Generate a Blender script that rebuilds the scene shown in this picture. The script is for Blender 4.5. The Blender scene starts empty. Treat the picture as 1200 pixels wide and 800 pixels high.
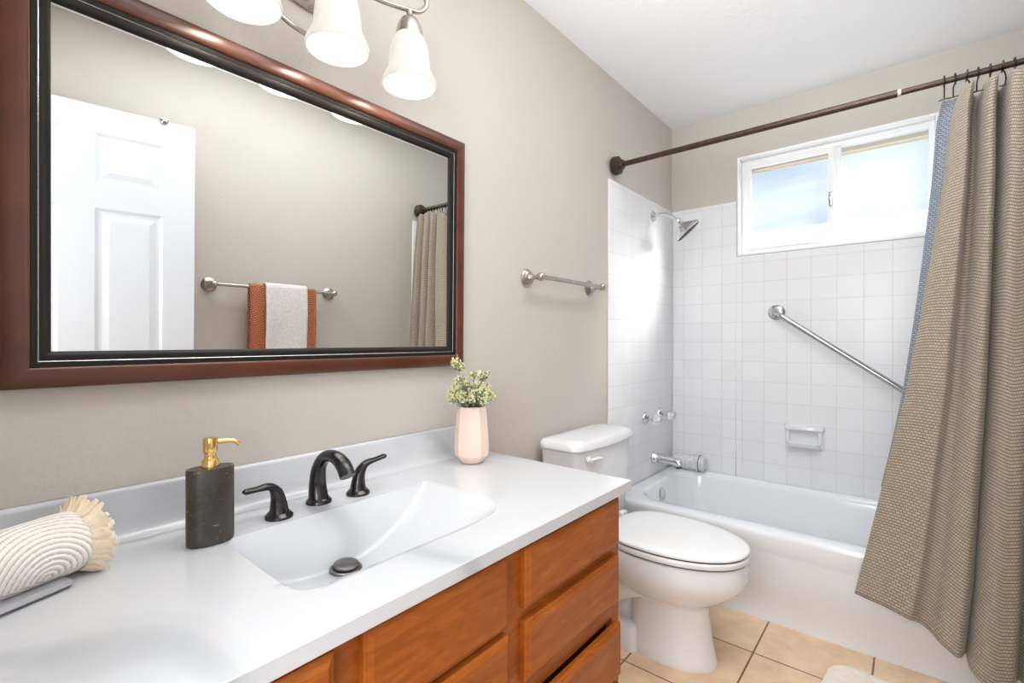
import bpy, bmesh, math, random
from mathutils import Vector, Matrix
random.seed(7)
PI = math.pi
sc = bpy.context.scene
col = sc.collection

# ------------------------------------------------------------------ camera, light, exposure
cam_d = bpy.data.cameras.new('camera'); cam = bpy.data.objects.new('camera', cam_d); col.objects.link(cam)
cam_d.sensor_width = 36; cam_d.lens = 561 * 36 / 1200; cam_d.clip_start = 0.01
cam.location = (0, -1.11, 1.10)
cam.rotation_euler = (math.radians(90 - 0.12), 0, math.radians(39.85 - 90))
sc.camera = cam

sc.view_settings.view_transform = 'Standard'
sc.view_settings.look = 'None'
sc.view_settings.exposure = 0.5
sc.view_settings.gamma = 1.0
sc.view_settings.use_curve_mapping = False

SKY = 1.05           # world strength
SUN = 14.0
BULB = 1.2          # watts per vanity bulb
CEIL = 8.0          # added fill under the ceiling
HALL = 29.0          # added fill in the hall doorway
BOUNCE = 135.0       # added spot, bounced off the ceiling like a flash

w = bpy.data.worlds.new('sky'); sc.world = w; w.use_nodes = True
bg = w.node_tree.nodes['Background']; bg.inputs[0].default_value = (0.80, 0.90, 1.0, 1); bg.inputs[1].default_value = SKY

def lamp(name, kind, loc, energy, color=(1, 1, 1), **kw):
    l = bpy.data.lights.new(name, kind); l.energy = energy; l.color = color
    for k, v in kw.items(): setattr(l, k, v)
    o = bpy.data.objects.new(name, l); o.location = loc; col.objects.link(o)
    return o
sun = lamp('sun', 'SUN', (6, -3, 5), SUN, (1, .97, .92), angle=math.radians(32))
sun.rotation_euler = Vector((-.55, 1, -.62)).to_track_quat('-Z', 'Y').to_euler()
lamp('ceiling_fill', 'AREA', (1.25, -0.95, 2.35), CEIL, (.93, .97, 1), shape='RECTANGLE', size=1.3, size_y=.5)  # no fitting here; unseen area light added to lift the room
fl_ = lamp('bounce_fill', 'SPOT', (-.03, -.82, 1.70), BOUNCE, (.93, .97, 1), spot_size=math.radians(74), spot_blend=.9, shadow_soft_size=.12)  # unseen uplight added to brighten the ceiling
fl_.rotation_euler = Vector((1.0, .0, .80)).to_track_quat('-Z', 'Y').to_euler()
hl_ = lamp('hall_fill', 'AREA', (-.70, -1.22, 1.40), HALL, (.93, .97, 1), shape='RECTANGLE', size=.8, size_y=1.3)  # unseen area light behind the camera, added as fill
hl_.rotation_euler = Vector((1, .26, -.10)).to_track_quat('-Z', 'Z').to_euler()

# ------------------------------------------------------------------ materials
def S(r, g, b):                                   # sRGB 0-255 to linear
    f = lambda c: (c / 255 / 12.92) if c / 255 <= .04045 else ((c / 255 + .055) / 1.055) ** 2.4
    return (f(r), f(g), f(b), 1)
class Mat:
    def __init__(s, name):
        s.m = bpy.data.materials.new(name); s.m.use_nodes = True
        s.nt = s.m.node_tree; s.n = s.nt.nodes; s.b = s.n['Principled BSDF']; s.out = s.n['Material Output']
    def add(s, t, **kw):
        n = s.n.new(t)
        for k, v in kw.items(): setattr(n, k, v)
        return n
    def link(s, a, b): s.nt.links.new(a, b)
    def coord(s, kind='Object', scale=None):
        tc = s.add('ShaderNodeTexCoord')
        if scale is None: return tc.outputs[kind]
        mp = s.add('ShaderNodeMapping'); mp.inputs['Scale'].default_value = scale
        s.link(tc.outputs[kind], mp.inputs[0]); return mp.outputs[0]
    def noise(s, scale, detail=3, rough=.5, vec=None, dist=0):
        n = s.add('ShaderNodeTexNoise'); n.inputs['Scale'].default_value = scale
        n.inputs['Detail'].default_value = detail; n.inputs['Roughness'].default_value = rough; n.inputs['Distortion'].default_value = dist
        s.link(vec if vec is not None else s.coord(), n.inputs['Vector']); return n.outputs['Fac']
    def ramp(s, fac, stops):
        r = s.add('ShaderNodeValToRGB'); e = r.color_ramp.elements
        while len(e) < len(stops): e.new(.5)
        for i, (p, c) in enumerate(stops): e[i].position = p; e[i].color = c
        s.link(fac, r.inputs[0]); return r.outputs[0]
    def bump(s, h, strength, dist=.002):
        b = s.add('ShaderNodeBump'); b.inputs['Strength'].default_value = strength; b.inputs['Distance'].default_value = dist
        s.link(h, b.inputs['Height']); s.link(b.outputs[0], s.b.inputs['Normal']); return b
    def math(s, op, a, b=None):
        n = s.add('ShaderNodeMath', operation=op)
        for i, v in enumerate((a, b)):
            if v is None: continue
            if isinstance(v, (int, float)): n.inputs[i].default_value = v
            else: s.link(v, n.inputs[i])
        return n.outputs[0]
def plain(name, c, rough=.5, metal=0, coat=0, **kw):
    m = Mat(name); m.b.inputs['Base Color'].default_value = c; m.b.inputs['Roughness'].default_value = rough
    m.b.inputs['Metallic'].default_value = metal; m.b.inputs['Coat Weight'].default_value = coat; m.b.inputs['Coat Roughness'].default_value = .08 if rough < .3 else .26
    for k, v in kw.items(): m.b.inputs[k].default_value = v
    return m
def textured(name, c1, c2, scale, rough=.5, bump=0, bscale=60, bdist=.002, **kw):
    m = plain(name, c1, rough, **kw)
    m.link(m.ramp(m.noise(scale, 4, .55), [(.3, c1), (.7, c2)]), m.b.inputs['Base Color'])
    if bump: m.bump(m.noise(bscale, 3), bump, bdist)
    return m

WALL_C = S(203, 194, 182)
M = {}
M['wall'] = textured('wall_paint', S(202, 195, 186), S(199, 191, 182), 1.5, .6, .5, 62, .003).m
M['ceiling'] = textured('ceiling_paint', S(246, 246, 247), S(244, 244, 246), 2, .8, .3, 45, .003).m
M['white_paint'] = plain('white_gloss_paint', S(222, 225, 231), .4).m
M['vinyl'] = plain('white_vinyl', S(252, 252, 252), .35).m
M['ceramic'] = plain('white_ceramic', S(234, 235, 238), .12, coat=.3).m
M['enamel'] = plain('white_enamel', S(236, 238, 242), .15, coat=.3).m
M['plastic'] = plain('white_plastic', S(240, 240, 240), .25).m
M['gap'] = plain('gap_shade_and_plate_grey', S(70, 70, 72), .7).m  # dark grey for gap shade, also spout outlet and nozzle plate
M['chrome'] = plain('chrome', S(214, 214, 216), .08, 1).m
M['nickel'] = textured('brushed_nickel', S(196, 188, 180), S(176, 168, 160), 30, .25, metal=1).m
M['steel'] = plain('polished_steel', S(190, 190, 192), .22, 1).m
M['bronze'] = textured('oil_rubbed_bronze', S(76, 74, 74), S(52, 50, 50), 50, .22, metal=.85).m
M['drain'] = textured('worn_grey_bronze', S(128, 126, 126), S(92, 90, 90), 90, .3, metal=.8).m
M['rod'] = textured('brown_bronze', S(84, 66, 54), S(66, 52, 44), 60, .35, metal=.6).m
M['sleeve'] = plain('pale_sleeve', S(205, 200, 196), .4).m
M['gold'] = plain('polished_gold', S(236, 196, 122), .14, 1).m
M['grout_white'] = None
M['bulb'] = Mat('lit_bulb')
bm_ = M['bulb']; bm_.b.inputs['Emission Color'].default_value = (1, .93, .84, 1); bm_.b.inputs['Emission Strength'].default_value = 6; M['bulb'] = bm_.m

# frosted shade lit from inside
m = Mat('frosted_shade_glass'); m.b.inputs['Base Color'].default_value = S(190, 186, 180); m.b.inputs['Roughness'].default_value = .35
m.b.inputs['Emission Color'].default_value = (1, .955, .91, 1)
nf = m.noise(11, 3, .6, dist=1.2)
m.link(m.ramp(nf, [(.35, (.40, .40, .40, 1)), (.65, (.54, .54, .54, 1))]), m.b.inputs['Emission Strength'])
tr = m.add('ShaderNodeBsdfTranslucent'); tr.inputs[0].default_value = (.22, .21, .20, 1)
mx = m.add('ShaderNodeMixShader'); mx.inputs[0].default_value = .35
m.link(m.b.outputs[0], mx.inputs[1]); m.link(tr.outputs[0], mx.inputs[2]); m.link(mx.outputs[0], m.out.inputs[0]); M['shade'] = m.m

# mirror glass
M['mirror'] = plain('mirror_silver', S(238, 239, 238), .0, 1).m
# mirror frame wood
m = plain('mahogany_lacquer', S(92, 44, 26), .34, coat=.3, **{'Specular IOR Level': .35})
m.link(m.ramp(m.noise(9, 3, .6, m.coord('Object', (.6, 1, 1))), [(.3, S(98, 50, 28)), (.7, S(76, 38, 22))]), m.b.inputs['Base Color']); M['mahogany'] = m.m
M['black_lacquer'] = plain('black_lacquer', S(30, 27, 24), .42, **{'Specular IOR Level': .22}).m
M['silver_bead'] = plain('silver_bead', S(200, 196, 188), .25, 1).m

# cabinet wood
m = plain('cherry_cabinet_wood', S(150, 86, 36), .38, coat=.08, **{'Specular IOR Level': .35})
v1 = m.coord('Object', (1, 1, 1)); n1 = m.noise(5, 4, .6, m.coord('Object', (1.2, 3, 6)), 1.2)
n2 = m.noise(60, 3, .5, m.coord('Object', (.6, 3, 3)))
mixn = m.math('ADD', m.math('MULTIPLY', n1, .75), m.math('MULTIPLY', n2, .25))
m.link(m.ramp(mixn, [(.28, S(128, 62, 16)), (.5, S(158, 82, 22)), (.72, S(178, 100, 34))]), m.b.inputs['Base Color'])
m.bump(n2, .05, .001); M['wood'] = m.m
M['wood_dark'] = plain('cabinet_inner_shade', S(58, 30, 16), .6).m  # dark tone carries the shade inside the cabinet

# cultured marble top
m = plain('white_cultured_marble', S(232, 233, 235), .16, coat=.4)
wv = m.add('ShaderNodeTexWave', wave_type='BANDS', bands_direction='DIAGONAL'); wv.inputs['Scale'].default_value = 1.1
wv.inputs['Distortion'].default_value = 9; wv.inputs['Detail'].default_value = 3; wv.inputs['Detail Scale'].default_value = .9
m.link(m.coord(), wv.inputs[0])
m.link(m.ramp(wv.outputs['Fac'], [(0, S(186, 189, 194)), (.06, S(200, 203, 207)), (.3, S(209, 211, 215)), (1, S(210, 212, 215))]), m.b.inputs['Base Color']); M['marble'] = m.m

# tiles
def tile_mat(name, ax, pitch, off, c1, c2, grout, gw, rough, bumpk, mottled=0):
    m = plain(name, c1, rough)
    sx = m.add('ShaderNodeSeparateXYZ'); m.link(m.coord(), sx.inputs[0])
    cx = m.add('ShaderNodeCombineXYZ')
    for i in range(2):
        m.link(m.math('ADD', sx.outputs[ax[i]], -off[i] + 200 * pitch), cx.inputs[i])
    br = m.add('ShaderNodeTexBrick'); br.offset = 0; br.squash = 1
    br.inputs['Scale'].default_value = 1; br.inputs['Brick Width'].default_value = pitch; br.inputs['Row Height'].default_value = pitch
    br.inputs['Mortar Size'].default_value = gw; br.inputs['Mortar Smooth'].default_value = .3; br.inputs['Bias'].default_value = 0
    br.inputs['Color1'].default_value = c1; br.inputs['Color2'].default_value = c2; br.inputs['Mortar'].default_value = grout
    m.link(cx.outputs[0], br.inputs['Vector'])
    colr = br.outputs['Color']
    if mottled:
        mxn = m.add('ShaderNodeMix', data_type='RGBA', blend_type='MULTIPLY'); mxn.inputs[0].default_value = mottled
        m.link(colr, mxn.inputs[6]); m.link(m.ramp(m.noise(7, 5, .65), [(.3, (.74, .68, .60, 1)), (.66, (1, 1, 1, 1))]), mxn.inputs[7]); colr = mxn.outputs[2]
    m.link(colr, m.b.inputs['Base Color'])
    inv = m.math('SUBTRACT', 1, br.outputs['Fac'])
    m.bump(inv, bumpk, .0015)
    return m.m
WT1, WT2, WG = S(238, 238, 240), S(234, 234, 236), S(221, 221, 222)
M['tile_back'] = tile_mat('white_wall_tile_back', (1, 2), .1075, (-.613, 1.201), WT1, WT2, WG, .0016, .30, .5)
M['tile_side'] = tile_mat('white_wall_tile_side', (0, 2), .1075, (2.823, 1.201), WT1, WT2, WG, .0016, .30, .5)
M['floor'] = tile_mat('tan_floor_tile', (0, 1), .33, (1.839, -.6825), S(246, 216, 184), S(238, 206, 172), S(138, 104, 80), .0035, .35, .5, .9)

# soap dispenser marble
m = plain('dark_brown_marble', S(52, 44, 38), .35)
n1 = m.noise(14, 6, .6, dist=.6); n2 = m.noise(45, 5, .6, dist=1.5)
c = m.ramp(n1, [(.3, S(46, 38, 33)), (.6, S(70, 60, 52)), (.8, S(86, 76, 68))])
v = m.add('ShaderNodeMix', data_type='RGBA'); m.link(m.ramp(n2, [(.625, (0, 0, 0, 1)), (.70, (.6, .6, .6, 1))]), v.inputs[0])
m.link(c, v.inputs[6]); v.inputs[7].default_value = S(176, 162, 148); m.link(v.outputs[2], m.b.inputs['Base Color']); M['soap_marble'] = m.m
M['vase'] = plain('blush_ceramic', S(240, 216, 200), .5).m
M['leaf'] = textured('grey_green_leaf', S(138, 148, 122), S(96, 114, 94), 60, .6).m
M['blossom'] = textured('pale_yellow_blossom', S(240, 234, 190), S(220, 216, 160), 80, .6).m
M['stem'] = plain('green_stem', S(110, 120, 82), .6).m

# curtain cloth : woven brick pattern on UV (metres)
def weave(name, c1, c2, mortar, bw, rh, gw, bumpk, sheen=.0):
    m = plain(name, c1, .75)
    br = m.add('ShaderNodeTexBrick'); br.offset = .5
    br.inputs['Scale'].default_value = 1; br.inputs['Brick Width'].default_value = bw; br.inputs['Row Height'].default_value = rh
    br.inputs['Mortar Size'].default_value = gw; br.inputs['Mortar Smooth'].default_value = .4
    br.inputs['Color1'].default_value = c1; br.inputs['Color2'].default_value = c2; br.inputs['Mortar'].default_value = mortar
    m.link(m.coord('UV'), br.inputs['Vector']); m.link(br.outputs['Color'], m.b.inputs['Base Color'])
    m.b.inputs['Sheen Weight'].default_value = sheen
    m.bump(m.math('SUBTRACT', 1, br.outputs['Fac']), bumpk, .003)
    return m
M['curtain'] = weave('taupe_waffle_weave', S(184, 169, 151), S(170, 155, 138), S(108, 96, 84), .021, .0095, .0016, .7, .25).m

M['border'] = weave('daylit_edge_weave', S(150, 158, 168), S(132, 142, 156), S(92, 97, 106), .013, .0075, .0014, .5, .2).m  # bluish window light put into the colour of the curtain edge
# scalloped towel : fans of concentric arcs on UV (metres)
def scallop(name, base, line, cell, rings, bumpk, thin=.5):
    m = plain(name, base, .9)
    sx = m.add('ShaderNodeSeparateXYZ'); m.link(m.coord('UV'), sx.inputs[0])
    u = m.math('DIVIDE', sx.outputs[0], cell); v = m.math('DIVIDE', sx.outputs[1], cell * .8)
    row = m.math('FLOOR', v); fv = m.math('SUBTRACT', v, row)
    sh = m.math('MULTIPLY', m.math('MODULO', m.math('ADD', row, 100), 2), .5)
    us = m.math('ADD', u, sh); fu = m.math('SUBTRACT', m.math('SUBTRACT', us, m.math('FLOOR', us)), .5)
    d = m.math('SQRT', m.math('ADD', m.math('POWER', fu, 2), m.math('POWER', m.math('MULTIPLY', fv, .8), 2)))
    s = m.math('SINE', m.math('MULTIPLY', d, rings * 2 * PI))
    s = m.math('ADD', s, m.math('MULTIPLY', m.math('SUBTRACT', m.noise(260, 2), .5), 1.2))
    h = m.math('ADD', m.math('MULTIPLY', s, .5), .5)
    m.link(m.ramp(h, [(max(0, thin - .28), line), (thin, base)]), m.b.inputs['Base Color'])
    m.bump(h, bumpk, .004); m.b.inputs['Sheen Weight'].default_value = .2
    return m.m
M['scallop_cream'] = scallop('cream_scalloped_towelling', S(252, 245, 238), S(208, 192, 182), .17, 23, .55, .27)
M['scallop_rust'] = scallop('rust_scalloped_towelling', S(196, 118, 80), S(150, 80, 48), .12, 11, .8)
M['fringe'] = textured('cream_fringe_yarn', S(255, 240, 216), S(252, 232, 202), 90, .9).m
M['speckle'] = textured('white_speckled_towelling', S(236, 230, 226), S(212, 204, 204), 120, .95, .6, 300, .003).m
M['grey_strip'] = textured('mottled_grey_strip', S(176, 174, 178), S(150, 150, 156), 20, .4).m  # mottled grey for the thin strip under the towel roll
M['terry_grey'] = textured('grey_white_terry', S(240, 240, 240), S(198, 198, 200), 130, .95, .8, 220, .004).m
M['twine'] = plain('dark_twine', S(96, 92, 88), .9).m
M['rug'] = textured('cream_shag', S(255, 249, 238), S(248, 238, 222), 60, .95, .9, 150, .008).m
m = plain('clear_acrylic', (1, 1, 1, 1), .05); m.b.inputs['Transmission Weight'].default_value = .75; M['acrylic'] = m.m

# obscure window glass
m = Mat('obscure_window_glass'); m.n.remove(m.b)
ta = m.add('ShaderNodeBsdfTransparent'); ta.inputs[0].default_value = (.97, .98, 1, 1)
tl = m.add('ShaderNodeBsdfTranslucent'); tl.inputs[0].default_value = (.95, .96, 1, 1)
gl = m.add('ShaderNodeBsdfGlossy'); gl.inputs['Roughness'].default_value = .3
a1 = m.add('ShaderNodeMixShader'); a1.inputs[0].default_value = .05; m.link(ta.outputs[0], a1.inputs[1]); m.link(tl.outputs[0], a1.inputs[2])
a2 = m.add('ShaderNodeMixShader'); a2.inputs[0].default_value = .05; m.link(a1.outputs[0], a2.inputs[1]); m.link(gl.outputs[0], a2.inputs[2])
m.link(a2.outputs[0], m.out.inputs[0]); M['pane'] = m.m
M['stucco'] = textured('white_stucco', S(240, 238, 232), S(232, 230, 226), 4, .9, .3, 60).m
m = plain('blue_grey_siding', S(176, 190, 204), .8)
ns = m.noise(1.0, 3, .55, m.coord('Object', (1, .55, 3.2)), .4)
m.link(m.ramp(ns, [(.30, S(180, 191, 204)), (.5, S(202, 209, 217)), (.62, S(214, 219, 225)), (.75, S(236, 238, 240))]), m.b.inputs['Base Color']); M['siding'] = m.m
M['eave'] = textured('tan_eave_wood', S(206, 190, 150), S(190, 172, 134), 6, .8).m

# ------------------------------------------------------------------ mesh helpers
def world_loc(o):
    v = Vector((0, 0, 0))
    while o is not None: v += o.location; o = o.parent
    return v
def box(bm, c0, c1, bev=0, seg=2):
    lo = [min(a, b) for a, b in zip(c0, c1)]; hi = [max(a, b) for a, b in zip(c0, c1)]
    r = bmesh.ops.create_cube(bm, size=1)
    for v in r['verts']:
        v.co = Vector([lo[i] + (v.co[i] + .5) * (hi[i] - lo[i]) for i in range(3)])
    if bev:
        es = list({e for v in r['verts'] for e in v.link_edges})
        bmesh.ops.bevel(bm, geom=es, offset=bev, segments=seg, affect='EDGES', profile=.5)
def loft(bm, secs, closed=True, cap0=True, cap1=True, mat_of=None):
    rows = [[bm.verts.new(p) for p in s] for s in secs]
    n = len(rows[0])
    for i in range(len(rows) - 1):
        for j in range(n if closed else n - 1):
            k = (j + 1) % n
            f = bm.faces.new((rows[i][j], rows[i][k], rows[i + 1][k], rows[i + 1][j]))
            if mat_of: f.material_index = mat_of(i, j)
    if cap0: bm.faces.new(rows[0][::-1])
    if cap1: bm.faces.new(rows[-1])
    return rows
def lathe(bm, prof, loc=(0, 0, 0), axis=(0, 0, 1), n=28, cap=True):
    q = Vector((0, 0, 1)).rotation_difference(Vector(axis).normalized()); L = Vector(loc)
    secs = [[L + q @ Vector((r * math.cos(2 * PI * i / n), r * math.sin(2 * PI * i / n), z)) for i in range(n)] for r, z in prof]
    loft(bm, secs, True, cap and prof[0][0] > 1e-5, cap and prof[-1][0] > 1e-5)
def smooth_path(pts, per=6):
    P = [Vector(p) for p in pts]; out = []
    for i in range(len(P) - 1):
        p0 = P[max(i - 1, 0)]; p1 = P[i]; p2 = P[i + 1]; p3 = P[min(i + 2, len(P) - 1)]
        for k in range(per):
            t = k / per
            out.append(.5 * ((2 * p1) + (p2 - p0) * t + (2 * p0 - 5 * p1 + 4 * p2 - p3) * t * t + (3 * p1 - p0 - 3 * p2 + p3) * t ** 3))
    out.append(P[-1]); return out
def lerp_list(vals, n):
    if isinstance(vals, (int, float)): return [vals] * n
    r = []
    for i in range(n):
        x = i / (n - 1) * (len(vals) - 1); k = min(int(x), len(vals) - 2); t = x - k
        r.append(vals[k] * (1 - t) + vals[k + 1] * t)
    return r
def tube(bm, pts, rad, n=12, per=6, flat=1.0, smooth=True, up=(0, 0, 1)):
    P = smooth_path(pts, per) if smooth and len(pts) > 2 else [Vector(p) for p in pts]
    R = lerp_list(rad, len(P)); Fl = lerp_list(flat, len(P)); secs = []
    t0 = (P[1] - P[0]).normalized(); u = Vector(up); u = (u - t0 * u.dot(t0))
    if u.length < 1e-3: u = Vector((1, 0, 0)); u = u - t0 * u.dot(t0)
    u.normalize()
    for i, p in enumerate(P):
        t = (P[min(i + 1, len(P) - 1)] - P[max(i - 1, 0)]).normalized()
        u = (u - t * u.dot(t)).normalized(); b = t.cross(u)
        secs.append([p + u * (R[i] * Fl[i] * math.cos(2 * PI * k / n)) + b * (R[i] * math.sin(2 * PI * k / n)) for k in range(n)])
    loft(bm, secs)
def rrect(cx, cy, hx, hy, r, z, n=8):
    r = min(r, hx - 1e-4, hy - 1e-4); pts = []
    for q, (sx, sy) in enumerate(((1, 1), (-1, 1), (-1, -1), (1, -1))):
        for k in range(n + 1):
            a = q * PI / 2 + k / n * PI / 2
            pts.append(Vector((cx + sx * (hx - r) + r * math.cos(a), cy + sy * (hy - r) + r * math.sin(a), z)))
    return pts
def sphere(bm, c, r, sx=1, sy=1, sz=1, u=16, v=10):
    bmesh.ops.create_uvsphere(bm, u_segments=u, v_segments=v, radius=1, matrix=Matrix.Translation(c) @ Matrix.Diagonal((r * sx, r * sy, r * sz, 1)))
def obj(name, bm, mats, parent=None, smooth=True, origin=None, angle=40):
    """link bm (in world coordinates) as one mesh object; vertices are re-based on its origin"""
    if parent is not None: org = world_loc(parent)
    else: org = Vector(origin) if origin is not None else Vector((0, 0, 0))
    bmesh.ops.translate(bm, verts=bm.verts, vec=-org)
    bmesh.ops.recalc_face_normals(bm, faces=bm.faces)
    me = bpy.data.meshes.new(name); bm.to_mesh(me); bm.free()
    for m in (mats if isinstance(mats, (list, tuple)) else [mats]): me.materials.append(m)
    if smooth:
        for p in me.polygons: p.use_smooth = True
        me.set_sharp_from_angle(angle=math.radians(angle))
    o = bpy.data.objects.new(name, me); col.objects.link(o)
    if parent is not None: o.parent = parent
    else: o.location = org
    return o
def tag(o, label=None, cat=None, group=None, kind=None):
    if label: o['label'] = label
    if cat: o['category'] = cat
    if group: o['group'] = group
    if kind: o['kind'] = kind
    return o
def thing(name, loc, label, cat, group=None, kind=None):
    o = bpy.data.objects.new(name, None); o.empty_display_size = .05; o.location = loc; col.objects.link(o)
    return tag(o, label, cat, group, kind)
B = bmesh.new

def part_box(name, c0, c1, mat, parent, bev=0, seg=2):
    b = B(); box(b, c0, c1, bev, seg); return obj(name, b, mat, parent)

# ------------------------------------------------------------------ room shell
XF, XB, YR, H = -.06, 2.832, -1.50, 2.368       # front wall, back wall, right wall, ceiling
def struct(o, label, cat): return tag(o, label, cat, None, 'structure')

b = B(); box(b, (-1.3, -1.9, -.10), (3.0, .12, 0)); struct(obj('floor', b, M['floor'], smooth=False), 'tan square ceramic floor tiles with brown grout', 'floor')
b = B(); box(b, (-1.3, -1.9, H), (3.0, .12, H + .1)); struct(obj('ceiling', b, M['ceiling'], smooth=False), 'white lightly textured ceiling', 'ceiling')
b = B(); box(b, (-1.3, 0, 0), (XB, .12, H))
wl = struct(obj('wall_left', b, M['wall'], smooth=False), 'beige textured wall carrying the mirror and vanity light', 'wall')
WY0, WY1, WZ0, WZ1 = -.369, -1.203, 1.566, 2.108
b = B()
box(b, (XB, YR - .1, 0), (XB + .13, .12, WZ0)); box(b, (XB, YR - .1, WZ1), (XB + .13, .12, H))
box(b, (XB, WY0, WZ0), (XB + .13, .12, WZ1)); box(b, (XB, YR - .1, WZ0), (XB + .13, WY1, WZ1))
wb = struct(obj('wall_back', b, M['wall'], smooth=False), 'beige end wall with the high window above the bathtub', 'wall')
b = B(); box(b, (-1.3, YR - .1, 0), (XB, YR, H)); wr = struct(obj('wall_right', b, M['wall'], smooth=False), 'beige wall facing the mirror, seen only in its reflection', 'wall')
b = B(); box(b, (XF - .1, -.585, 0), (XF, 0, H)); box(b, (XF - .1, YR, 2.02), (XF, -.585, H))
struct(obj('wall_front', b, M['wall'], smooth=False), 'beige wall with the doorway behind the camera', 'wall')
b = B(); box(b, (-1.4, -1.9, 0), (-1.3, .12, H)); box(b, (-1.3, -1.9, 0), (XF - .1, -1.8, H)); struct(obj('wall_hall', b, M['wall'], smooth=False), 'beige hall wall beyond the doorway', 'wall')

# tile surround (children of the walls they are fixed to)
TZ0, TZ1, TX = .340, 1.869, 2.037
b = B()
box(b, (XB - .008, -.008, TZ0), (XB, WY0 + .004, TZ1), .002, 1); box(b, (XB - .008, WY0 + .004, TZ0), (XB, WY1 - .004, WZ0 - .004), .002, 1); box(b, (XB - .008, WY1 - .004, TZ0), (XB, YR + .008, TZ1), .002, 1)
tag(obj('tile_surround', b, M['tile_back'], wb), 'white square wall tiles')
b = B(); box(b, (TX, -.010, 0), (XB - .008, 0, TZ1), .004, 2)
tag(obj('tile_surround', b, M['tile_side'], wl), 'white square wall tiles')
b = B(); box(b, (TX, YR, 0), (XB - .008, YR + .010, TZ1), .004, 2)
tag(obj('tile_surround', b, M['tile_side'], wr), 'white square wall tiles')
b = B(); box(b, (1.14, -.012, 0), (2.036, 0, .085), .004, 2); struct(obj('baseboard_left', b, M['white_paint'], origin=(1.14, 0, 0)), 'white baseboard behind the toilet', 'baseboard')
b = B(); box(b, (.1, YR, 0), (2.036, YR + .012, .085), .004, 2); struct(obj('baseboard_right', b, M['white_paint'], origin=(.1, YR, 0)), 'white baseboard under the rust towel rail', 'baseboard')

# window
win = thing('window_1', (XB + .07, -.786, WZ0), 'white vinyl sliding window with obscure glass above the tub', 'window', kind='structure')
b = B()
JT = .012
for c0, c1 in (((XB - .004, WY0, WZ0), (XB + .12, WY0 - JT, WZ1)), ((XB - .004, WY1, WZ0), (XB + .12, WY1 + JT, WZ1)),
               ((XB - .004, WY0 - JT, WZ1), (XB + .12, WY1 + JT, WZ1 - JT)), ((XB - .004, WY0 - JT, WZ0), (XB + .12, WY1 + JT, WZ0 + JT))):
    box(b, c0, c1, .002, 1)
obj('window_reveal', b, M['vinyl'], win)
def ring(bm, x0, x1, y0, y1, z0, z1, t, tb=None, bev=.003):
    tb = tb or t
    box(bm, (x0, y0, z0), (x1, y0 - t, z1), bev); box(bm, (x0, y1 + t, z0), (x1, y1, z1), bev)
    box(bm, (x0, y0 - t + .001, z1 - t), (x1, y1 + t - .001, z1), bev); box(bm, (x0, y0 - t + .001, z0), (x1, y1 + t - .001, z0 + tb), bev)
b = B(); ring(b, XB + .045, XB + .11, WY0 - JT, WY1 + JT, WZ0 + JT, WZ1 - JT, .022)
box(b, (XB + .06, -.803, WZ0 + .03), (XB + .108, -.838, WZ1 - .03), .003)
obj('window_frame', b, M['vinyl'], win)
b = B(); ring(b, XB + .038, XB + .062, WY0 - .034, -.812, WZ0 + .034, WZ1 - .034, .026)
sash = obj('sliding_sash', b, M['vinyl'], win)
b = B(); box(b, (XB + .048, WY0 - .058, WZ0 + .058), (XB + .052, -.788, WZ1 - .058)); obj('pane', b, M['pane'], sash, smooth=False)
b = B(); box(b, (XB + .078, -.836, WZ0 + .032), (XB + .082, WY1 + .032, WZ1 - .032)); obj('pane', b, M['pane'], win, smooth=False)
b = B(); box(b, (XB + .026, -.790, 1.775), (XB + .040, -.806, 1.845), .004); tube(b, [(XB + .03, -.798, 1.825), (XB + .012, -.797, 1.815), (XB + .012, -.796, 1.79)], .005, 8)
tag(obj('latch', b, M['steel'], win), 'small metal window latch')

# the house next door, beyond the glass, and the eave over the window
nh = thing('neighbor_house', (6.2, -1, 0), 'pale house seen dimly through the obscure window glass', 'house')
part_box('wall', (6.2, -6, 0), (6.5, 3, 2.28), M['stucco'], nh)
part_box('siding', (6.9, -6, 2.2), (7.1, 3, 4.4), M['siding'], nh)
b = B(); box(b, (6.0, -6, 2.28), (6.95, 3, 2.34)); obj('roof', b, M['stucco'], nh, smooth=False)
ev = thing('roof_eave', (XB + .14, -.8, 2.16), 'tan wooden eave above the window outside', 'eave')
part_box('soffit', (XB + .132, -3, 2.062), (XB + .165, 1.5, 2.08), M['eave'], ev)
part_box('fascia', (XB + .165, -3, 2.058), (XB + .18, 1.5, 2.20), M['eave'], ev)

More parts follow.
